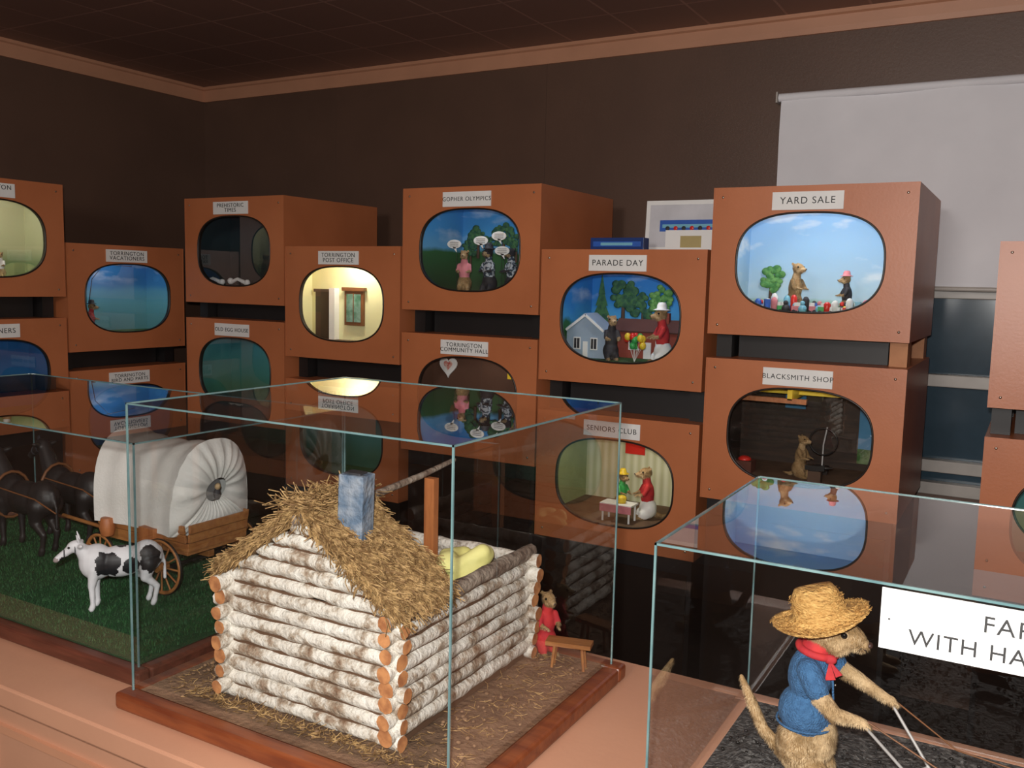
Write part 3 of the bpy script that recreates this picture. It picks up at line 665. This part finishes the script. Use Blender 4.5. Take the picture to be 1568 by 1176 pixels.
# roof
sl=.70
b=MB()
for s in(-1,1):
    ex=-.975+s*.185; ez=1.19-.185*sl
    (ya,yb)=(1.043,1.185)
    b.add([W(-.975,ya,1.19),W(-.975,yb,1.19),W(ex,yb,ez),W(ex,ya,ez),W(-.975,ya,1.176),W(-.975,yb,1.176),W(ex,yb,ez-.016),W(ex,ya,ez-.016)],[(0,1,2,3),(4,7,6,5),(0,3,7,4),(1,5,6,2),(3,2,6,7)],m_straw2)
b.build('roof_deck',e)
vs=[];fs=[]
def strand(p,d,l,w=.0009):
    p=Vector(p);d=Vector(d).normalized(); a=d.cross(Vector((U(-1,1),U(-1,1),U(-1,1)))).normalized()*w; c=d.cross(a).normalized()*w
    bend=Vector((U(-1,1),U(-1,1),U(-1,.6)))*l*.18; o=len(vs); q=p+d*l*.5+bend; t=p+d*l
    for k in(p,q,t):
        for g in(a,-a*.5+c*.87,-a*.5-c*.87): vs.append(k+g)
    for i in(0,3):
        for j in range(3): fs.append((o+i+j,o+i+(j+1)%3,o+i+3+(j+1)%3,o+i+3+j))
for i in range(11000):
    s=1 if R()<.66 else -1
    u=U(0,.175); y=U(1.038,1.192)
    x=-.975+s*u; lump=.006*noise.noise(Vector((x*40,y*40,2)))
    z=1.192-u*sl+U(-.003,.010)+lump
    strand(W(x,y,z),(s*1+U(-1.3,.6),U(-1.1,1.1),-sl+U(-.45,.5)),U(.012,.034))
for i in range(1300):
    s=1 if R()<.5 else -1; u=U(0,.18); strand(W(-.975+s*u,U(1.030,1.05),1.195-u*sl+U(-.016,.01)),(s+U(-.7,.7),U(-.6,.4),-sl+U(-.6,.6)),U(.012,.034))
for i in range(800):
    s=1 if R()<.5 else -1; u=U(.17,.19); strand(W(-.975+s*u,U(1.04,1.19),1.195-u*sl+U(-.01,.006)),(s+U(-.5,.5),U(-.7,.5),-sl+U(-.8,.3)),U(.014,.04))
for i in range(900): strand(W(-.975+U(-.04,.03),U(1.03,1.2),1.196+U(-.005,.01)),(U(-1,1),U(-1,1),U(-.3,.4)),U(.014,.036))
b=MB(); b.add(vs,fs,m_straw); b.build('straw_thatch',e)
vs=[];fs=[]
for i in range(1500):
    x=U(-1.27,-.67);y=U(1.0,1.5)
    if -1.17<x<-.79 and 1.04<y<1.48: continue
    strand(W(x,y,.846),(U(-1,1),U(-1,1),U(-.05,.12)),U(.008,.022),.0006)
for i in range(300):
    x=U(-1.2,-.76);y=U(1.01,1.03); strand(W(x,y,.848),(U(-1,1),U(-1,1),U(-.05,.3)),U(.008,.02),.0007)
b=MB(); b.add(vs,fs,m_straw)
m_chip=M('soil_clods',(.3,.18,.1),.9,col2=(.15,.085,.045),ns=60)
for i in range(380):
    x=U(-1.27,-.67);y=U(1.0,1.5)
    if -1.18<x<-.78 and 1.035<y<1.49: continue
    b.ell(W(x,y,.844),(U(.002,.005),U(.002,.005),U(.0015,.003)),m_chip,n=6,k=4)
b.build('straw_litter',e)
b=MB(); b.box(W(-.915,1.105,1.187),(.045,.038,.115),m_stone,rot=(0,.03,.15)); b.box(W(-.9155,1.105,1.2455),(.030,.024,.004),m_dark,rot=(0,.03,.15)); b.build('stone_chimney',e,bevel=.004)
g=gopher((-.772,1.5,.843),.13,-.6,cloth=m_red,lower=m_red,fur=m_fur,name='pioneer_gopher')
b=MB(); b.box((0,0,.047),(.085,.032,.008),m_wood2)
for sx in(-.03,.03):
    for sy in(-.01,.01): b.tube([(sx,sy,0),(sx*.85,sy*.8,.045)],[.003,.0035],m_wood2,n=6)
o=b.build('wooden_bench'); o.location=(-.705,1.465,.842); o.rotation_euler=(0,0,.25)
# ------------------------------------------------------------ covered wagon
e=empty('covered_wagon_model',(-1.735,1.425,.848))
b=MB(); nx=25; na=25; vs=[];fs=[]
def cov(u,a):
    x=-.13+.255*u; fl=1+.13*(2*u-1)**2+.012*math.cos(u*8*math.pi*2/2); ww=.1*fl; hh=.188*(1+.08*(2*u-1)**2)+.003*math.cos(u*8*math.pi)
    c=math.cos(a); s=math.sin(a)
    return Vector((x+.018*(2*u-1)*s,-ww*math.copysign(abs(c)**.8,c),.13+hh*max(0,s)**.75))
for i in range(nx):
    for j in range(na): vs.append(cov(i/(nx-1),math.pi*j/(na-1)))
for i in range(nx-1):
    for j in range(na-1): fs.append((i*na+j,i*na+j+1,(i+1)*na+j+1,(i+1)*na+j))
b.add(vs,fs,m_canvas,True)
for end in(1,0):
    vs=[];fs=[]; K=120; rings=9
    for k in range(K):
        a=2*math.pi*k/K
        if a<=math.pi: o=cov(end,a)
        else:
            t=(a-math.pi)/math.pi; p0=cov(end,math.pi);p1=cov(end,0); o=p0.lerp(p1,t)+Vector((0,0,-.012*math.sin(t*math.pi)))
        cc=Vector((o.x+ (.016 if end else -.016),0,.22)); d=(o-cc); inn=cc+Vector((0,d.y,d.z)).normalized()*.028
        for q in range(rings):
            t=q/(rings-1); p=o.lerp(inn,t); pl=(.0042*math.sin(k*2*math.pi/5.0+math.sin(k)*.5))*math.sin(t*math.pi*.9+.25)
            p.x+=(1 if end else -1)*(.012*math.sin(t*math.pi)+pl); vs.append(p)
    for k in range(K):
        for q in range(rings-1):
            fs.append((k*rings+q,((k+1)%K)*rings+q,((k+1)%K)*rings+q+1,k*rings+q+1))
    b.add(vs,fs,m_canvas,True)
b.build('canvas_cover',e)
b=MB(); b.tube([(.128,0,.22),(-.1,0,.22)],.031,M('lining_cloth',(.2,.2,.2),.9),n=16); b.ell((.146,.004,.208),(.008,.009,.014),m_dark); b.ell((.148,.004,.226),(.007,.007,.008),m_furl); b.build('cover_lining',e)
b=MB()
L=.15;wd=.085
b.bb((-L,-wd,.085),(L,wd,.095),m_wood2)
for s in(-1,1):
    for k in range(3): b.box((0,s*(wd+.004*k),.103+k*.021),(2*L,.006,.019),m_wood2,rot=(s*-.15,0,0))
for s in(-1,1):
    for k in range(3): b.box((s*(L+.003*k),0,.103+k*.021),(.006,2*wd,.019),m_wood2)
b.box((-L-.03,0,.16),(.03,.12,.008),m_wood2); b.box((-L-.02,0,.13),(.01,.1,.06),m_wood2)
b.bb((-.25,-.008,.06),(.13,.008,.075),m_wood2); b.tube([(-.2,0,.065),(-.42,0,.075)],.005,m_wood2,n=8)
b.box((.05,-.1,.12),(.05,.03,.04),m_wood)
b.lathe([(.0001,0),(.014,0),(.018,.02),(.014,.042),(.0001,.042)],m_wood,c=(-.09,-.11,.1),n=16)
for x in(-.11,.1): b.tube([(x,-.125,.055),(x,.125,.055)],.005,m_iron,n=8)
b.build('wagon_bed',e,bevel=.001)
b=MB()
for x,rr in((-.11,.05),(.1,.06)):
    for s in(-1,1):
        y=s*.115
        b.tube([(x+rr*math.cos(t*math.pi/16),y,rr+rr*math.sin(t*math.pi/16)*.97) for t in range(32)],.0045,m_wood2,n=8,closed=True)
        b.tube([(x+(rr+.004)*math.cos(t*math.pi/16),y,rr+(rr+.0035)*math.sin(t*math.pi/16)*.97) for t in range(32)],.0025,m_iron,n=6,closed=True)
        b.tube([(x,y-.014,rr),(x,y+.014,rr)],.01,m_wood2,n=12)
        for t in range(12):
            a=t*math.pi/6; b.tube([(x,y,rr),(x+rr*math.cos(a),y,rr+rr*math.sin(a))],.0022,m_wood2,n=6)
b.build('spoked_wheels',e)
# ------------------------------------------------------------ quadrupeds
def quad(name,loc,yaw,S,hide,muzz,neck_up=.15,horns=False,legm=None,tailm=None,slim=1.0,mane=None,hx=.86,deep=1.0,patches=None,patchmat=None,legw=1.0):
    e=empty(name,loc,yaw); V=lambda x,y,z:(x*S,y*S,z*S); lm=legm or hide
    hz=.80+neck_up; nb=.14*deep
    P=[('e',V(.33,0,.68),V(.24,.19*slim,.24*deep),None,hide),('e',V(.02,0,.66),V(.36,.20*slim,.21*deep),None,hide),('e',V(-.33,0,.7),V(.23,.19*slim,.22*deep),None,hide),
       ('c',V(.42,0,.76),V(hx-.16,0,hz),nb*S,.085*S,hide),('e',V(hx-.1,0,hz+.03),V(.12,.08,.09),(0,.3,0),hide),('c',V(hx-.06,0,hz+.01),V(hx+.13,0,hz-.13),.066*S,.046*S,hide),
       ('e',V(hx+.14,0,hz-.14),V(.055,.05,.045),(0,.6,0),muzz),('c',V(-.52,0,.8),V(-.58,0,.6),.03*S,.02*S,hide),('c',V(-.58,0,.6),V(-.58,0,.35),.02*S,.028*S,tailm or hide)]
    g=legw
    for s in(-1,1):
        d=.03*s
        P+= [('c',V(.36,s*.11,.6),V(.37+d,s*.11,.34),.09*S,.045*S*g,hide),('c',V(.37+d,s*.11,.34),V(.36+d,s*.11,.08),.04*S*g,.03*S*g,lm),('c',V(.36+d,s*.11,.07),V(.38+d,s*.11,.02),.038*S*g,.038*S*g,lm),
             ('c',V(-.36,s*.1,.62),V(-.28-d,s*.12,.42),.13*S,.075*S,hide),('c',V(-.28-d,s*.12,.42),V(-.44-d,s*.11,.27),.065*S,.038*S*g,hide),('c',V(-.44-d,s*.11,.27),V(-.4-d,s*.11,.07),.036*S*g,.03*S*g,lm),('c',V(-.4-d,s*.11,.07),V(-.38-d,s*.11,.02),.038*S*g,.038*S*g,lm),
             ('e',V(hx-.17,s*.12,hz+.05),V(.035,.08,.035),(s*.3,0,s*.3),hide)]
    fuse('body',P,e,voxel=S*.018,smooth=4,patches=[(V(*c),r*S) for c,r in patches] if patches else None,patchmat=patchmat)
    b=MB()
    for s in(-1,1):
        b.ell(V(hx-.02,s*.064,hz+.03),.018*S,m_eye,n=8,k=6)
        if horns: b.tube([V(hx-.15,s*.05,hz+.1),V(hx-.14,s*.10,hz+.15),V(hx-.12,s*.11,hz+.22)],[.024*S,.018*S,.005*S],m_cowl,n=8)
    if mane:
        for i in range(14):
            t=i/13; b.ell(V(.45+.3*t,0,.88+(hz-.78)*t),V(.03,.025,.06),mane,n=8,k=6)
    b.tube([V(hx+.04,.06*math.cos(t*.5236),hz-.06+.06*math.sin(t*.5236)) for t in range(12)],.009*S,m_dark,n=6,closed=True)
    b.tube([V(hx-.10,.085*math.cos(t*.5236),hz+.0+.085*math.sin(t*.5236)) for t in range(12)],.007*S,m_dark,n=6,closed=True)
    b.build('head_details',e)
    return e
yawc=math.atan2(-.8,-.6)
# black patches of the holstein: both flanks, hip, neck, cheek
pt=[((.22,-.2,.62),.17),((.18,.2,.66),.17),((-.12,-.22,.80),.14),((-.2,-.22,.50),.11),((-.42,-.16,.72),.13),((-.4,.18,.7),.16),((.50,-.12,.80),.08),((.62,-.09,.9),.07),((.0,.0,.93),.08),((.36,-.16,.34),.06),((-.12,.2,.6),.12),((.76,.0,.74),.06)]
quad('cow_figurine',(-1.655,1.225,.843),yawc,.148,m_cowl,m_cowpink,horns=True,neck_up=.10,hx=.70,deep=1.1,patches=pt,patchmat=m_cowb,legw=1.15)
m_h2=M('grey_horse',(.035,.031,.029),.6)
for yy in(1.36,1.49):
    h=quad('horse_figurine',(-2.2,yy,.843),math.pi,.2,m_horse,m_horse if yy<1.4 else m_h2,neck_up=.35,slim=.9,mane=m_dark,hx=.80,deep=1.05,legw=1.1)
    b=MB(); b.tube([(.07,.05*math.cos(t*math.pi/8),.132+.06*math.sin(t*math.pi/8)) for t in range(16)],.004,m_leather,n=6,closed=True)
    b.tube([(.08,.04,.16),(-.1,.045,.15),(-.16,.03,.12)],.002,m_leather,n=6)
    b.build('harness',h)
# ------------------------------------------------------------ farmer gopher
fx,fy=-.24,1.28
e=empty('farmer_gopher',(fx,fy,.848))
def F(x,y,z): return (x-fx,y-fy,z-.848)
P=[('e',F(-.245,1.28,.91),(.035,.036,.045),None,m_fur),('e',F(-.242,1.28,.958),(.038,.039,.038),None,m_denim),('e',F(-.238,1.28,1.012),(.031,.035,.042),(0,.1,0),m_denim),
   ('e',F(-.231,1.28,1.052),(.022,.023,.02),None,m_red),('e',F(-.218,1.28,1.082),(.036,.0255,.026),(0,.15,0),m_fur),('e',F(-.194,1.28,1.079),(.028,.019,.018),(0,.28,0),m_fur),('c',F(-.192,1.28,1.0735),F(-.172,1.28,1.0695),.0145,.0098,m_furl),
   ('e',F(-.202,1.266,1.068),(.018,.012,.014),None,m_furl),('e',F(-.202,1.294,1.068),(.018,.012,.014),None,m_furl),
   ('e',F(-.225,1.262,.875),(.026,.02,.024),None,m_fur),('e',F(-.225,1.3,.875),(.026,.02,.024),None,m_fur),
   ('e',F(-.205,1.258,.855),(.034,.0125,.0085),None,m_furl),('e',F(-.205,1.302,.855),(.034,.0125,.0085),None,m_furl),
   ('e',F(-.217,1.28,.925),(.02,.026,.035),None,m_furl),
   ('c',F(-.235,1.252,1.028),F(-.222,1.243,1.008),.017,.0165,m_denim),('c',F(-.222,1.243,1.005),F(-.197,1.24,.98),.0135,.0105,m_furl),('c',F(-.197,1.24,.98),F(-.166,1.248,.975),.010,.007,m_furl),
   ('c',F(-.228,1.308,1.032),F(-.212,1.316,1.022),.017,.016,m_denim),('c',F(-.212,1.316,1.02),F(-.177,1.315,1.005),.0125,.010,m_furl),('c',F(-.177,1.315,1.005),F(-.14,1.308,.99),.0095,.0065,m_furl),
   ('c',F(-.268,1.28,.885),F(-.3,1.28,.915),.009,.008,m_fur),('c',F(-.3,1.28,.915),F(-.318,1.28,.95),.008,.008,m_fur),('c',F(-.318,1.28,.95),F(-.335,1.28,.985),.008,.0035,m_fur),
   ('e',F(-.233,1.256,1.088),(.008,.005,.010),None,m_fur),('e',F(-.233,1.304,1.088),(.008,.005,.010),None,m_fur)]
for (hx,hy,hz,sy) in((-.162,1.248,.974,-1),(-.136,1.308,.989,1)):
    P.append(('e',F(hx,hy,hz),(.009,.007,.006),None,m_furl))
    for k in range(4): P.append(('c',F(hx+.004,hy+(k-1.5)*.0035,hz),F(hx+.013,hy+(k-1.5)*.0042,hz-.004-.001*k),.0021,.0014,m_furl))
    P.append(('c',F(hx,hy-sy*.005,hz),F(hx+.006,hy-sy*.01,hz-.005),.0022,.0014,m_furl))
fuse('body',P,e,voxel=.0022,smooth=3,fur=22000,furlen=.005,furmats=(m_fur,m_furl),furmat=m_furh)
b=MB()
for s in(-1,1):
    b.ell(F(-.1935,1.28+s*.0195,1.0845),.0050,m_eye,n=14,k=10); b.tube([F(-.1935+.0055*math.cos(t*.5236),1.28+s*.0205,1.0845+.0052*math.sin(t*.5236)) for t in range(12)],.0011,m_furl,n=6,closed=True)
b.ell(F(-.1625,1.28,1.0705),(.004,.0058,.0042),m_nose,n=10,k=8)
b.tube([F(-.168,1.2715,1.0655),F(-.1655,1.28,1.0625),F(-.168,1.2885,1.0655)],.001,m_nose,n=6)
for s in(-1,1):
    for k in range(4): b.tube([F(-.172,1.28+s*.008,1.068),F(-.172+.006*k-.008,1.28+s*.028,1.066+.003*(k-1.5))],[.0003,.0001],m_dark,n=4)
b.build('eyes_and_nose',e)
b=MB(); b.tube([F(-.231+.0245*math.cos(t*math.pi/10),1.28+.0255*math.sin(t*math.pi/10),1.05+.004*math.cos(t*math.pi/10)*-1) for t in range(20)],.0055,m_red,n=8,closed=True)
b.ell(F(-.21,1.262,1.046),(.009,.006,.007),m_red); b.poly([F(-.21,1.258,1.046),F(-.2,1.254,1.022),F(-.214,1.254,1.018)],m_red,.002); b.poly([F(-.21,1.258,1.046),F(-.192,1.256,1.03),F(-.2,1.255,1.025)],m_red,.002)
b.build('bandana',e)
b=MB()  # vest hem, placket and buttons
b.tube([F(-.242+.0385*math.cos(t*math.pi/12),1.28+.0395*math.sin(t*math.pi/12),.942) for t in range(24)],.0018,m_denim,n=6,closed=True)
b.tube([F(-.2065,1.272,.945),F(-.2035,1.271,.98),F(-.2075,1.27,1.03)],.0016,m_denim,n=6)
for z in(.955,.98,1.005): b.ell(F(-.2035,1.2765,z),(.0015,.002,.002),m_screw,n=8,k=6)
b.build('vest_trim',e)
Mx=Euler((.06,-.30,0)).to_matrix()
HC=F(-.229,1.28,1.097)
b=MB(); b.lathe([(.0001,.042),(.014,.044),(.026,.042),(.032,.032),(.035,.018),(.037,.004),(.05,0),(.064,.001),(.0665,.003),(.066,-.001),(.05,-.003),(.037,0),(.034,.012)],m_hat,c=HC,n=48,Mx=Mx,wob=.07)
for k,(zr,zz) in enumerate(((.0365,.006),(.0355,.012))): b.tube([Vector(HC)+Mx@Vector((zr*math.cos(t*.2618),zr*math.sin(t*.2618),zz)) for t in range(24)],.0014,m_hat,n=6,closed=True)
b.build('straw_hat',e)
vs=[];fs=[]
for i in range(420):
    a=U(0,6.28); rr=U(.04,.067); p=Mx@Vector((rr*math.cos(a),rr*math.sin(a),.07*rr*math.sin(2*a+1)+.002)); strand(Vector(HC)+p,Mx@Vector((math.cos(a)*.3-math.sin(a),math.sin(a)*.3+math.cos(a),U(-.1,.1))),U(.006,.013),.0005)
for i in range(160):
    a=U(0,6.28); rr=.034; p=Mx@Vector((rr*math.cos(a),rr*math.sin(a),U(.005,.035))); strand(Vector(HC)+p,Mx@Vector((math.cos(a)*.2-math.sin(a),math.sin(a)*.2+math.cos(a),U(-.5,.5))),U(.006,.012),.0005)
b=MB(); b.add(vs,fs,m_hat); b.build('hat_frayed_straw',e)
# hand plough
e=empty('hand_plough',(-.05,1.278,.848)); 
def G(x,y,z): return (x+.05,y-1.278,z-.848)
b=MB(); b.tube([G(-.165,1.248,.975),G(-.155,1.249,.966),G(-.095,1.26,.905),G(-.05,1.27,.872)],.0022,m_wire,n=8)
b.tube([G(-.14,1.308,.992),G(-.13,1.307,.98),G(-.075,1.295,.905),G(-.045,1.285,.872)],.0022,m_wire,n=8)
b.tube([G(-.1,1.261,.912),G(-.082,1.296,.912)],.0016,m_wire,n=6)
b.tube([G(-.06,1.275,.875),G(.03,1.278,.885),G(.1,1.278,.875)],[.005,.0045,.003],m_wood,n=8)
b.poly([G(-.05,1.262,.88),G(0,1.262,.868),G(.012,1.27,.851),G(-.04,1.258,.851)],m_iron,.003)
b.build('plough_frame',e)
b=MB()
b.tube([G(.1,1.278,.875),G(.2,1.26,.9),G(.36,1.25,.93)],.0015,m_leather,n=6); b.tube([G(-.14,1.31,.995),G(-.05,1.33,.93),G(.1,1.34,.91),G(.36,1.33,.94)],.0012,m_leather,n=6); b.tube([G(-.165,1.25,.98),G(-.02,1.23,.925),G(.14,1.22,.915),G(.36,1.22,.95)],.0012,m_leather,n=6)
b.build('reins',e)
# ------------------------------------------------------------ lights
def light(name,typ,loc,en,size,col=(1,1,1),rot=None):
    li=bpy.data.lights.new(name,typ); li.energy=en; li.color=col
    if typ=='AREA': li.size=size
    else: li.shadow_soft_size=size
    o=bpy.data.objects.new(name,li); scn.collection.objects.link(o); o.location=loc
    if rot: o.rotation_euler=rot
    return o
light('camera_flash','POINT',(-.02,-.02,1.62),135,.02,(1,.97,.93))
light('fill_light','AREA',(-.6,-1.7,2.3),34,.6,(1,.93,.86),(math.radians(68),0,math.radians(12)))  # added fill, not a fixture of the room: brightens the far box fronts
wd=bpy.data.worlds.new('room_ambient'); scn.world=wd; wd.use_nodes=True; wd.node_tree.nodes['Background'].inputs[0].default_value=(.5,.42,.36,1); wd.node_tree.nodes['Background'].inputs[1].default_value=.05
# ------------------------------------------------------------ camera
cam=bpy.data.cameras.new('camera'); cam.sensor_width=36; cam.lens=1390/1568*36; cam.clip_start=.02
co=bpy.data.objects.new('camera',cam); scn.collection.objects.link(co)
Rm=Matrix(((.86592,-.07507,.49451),(.49984,.08434,-.86201),(.02300,.99361,.11055)))
co.matrix_world=Matrix.Translation((0,0,1.55))@Rm.to_4x4()
scn.camera=co
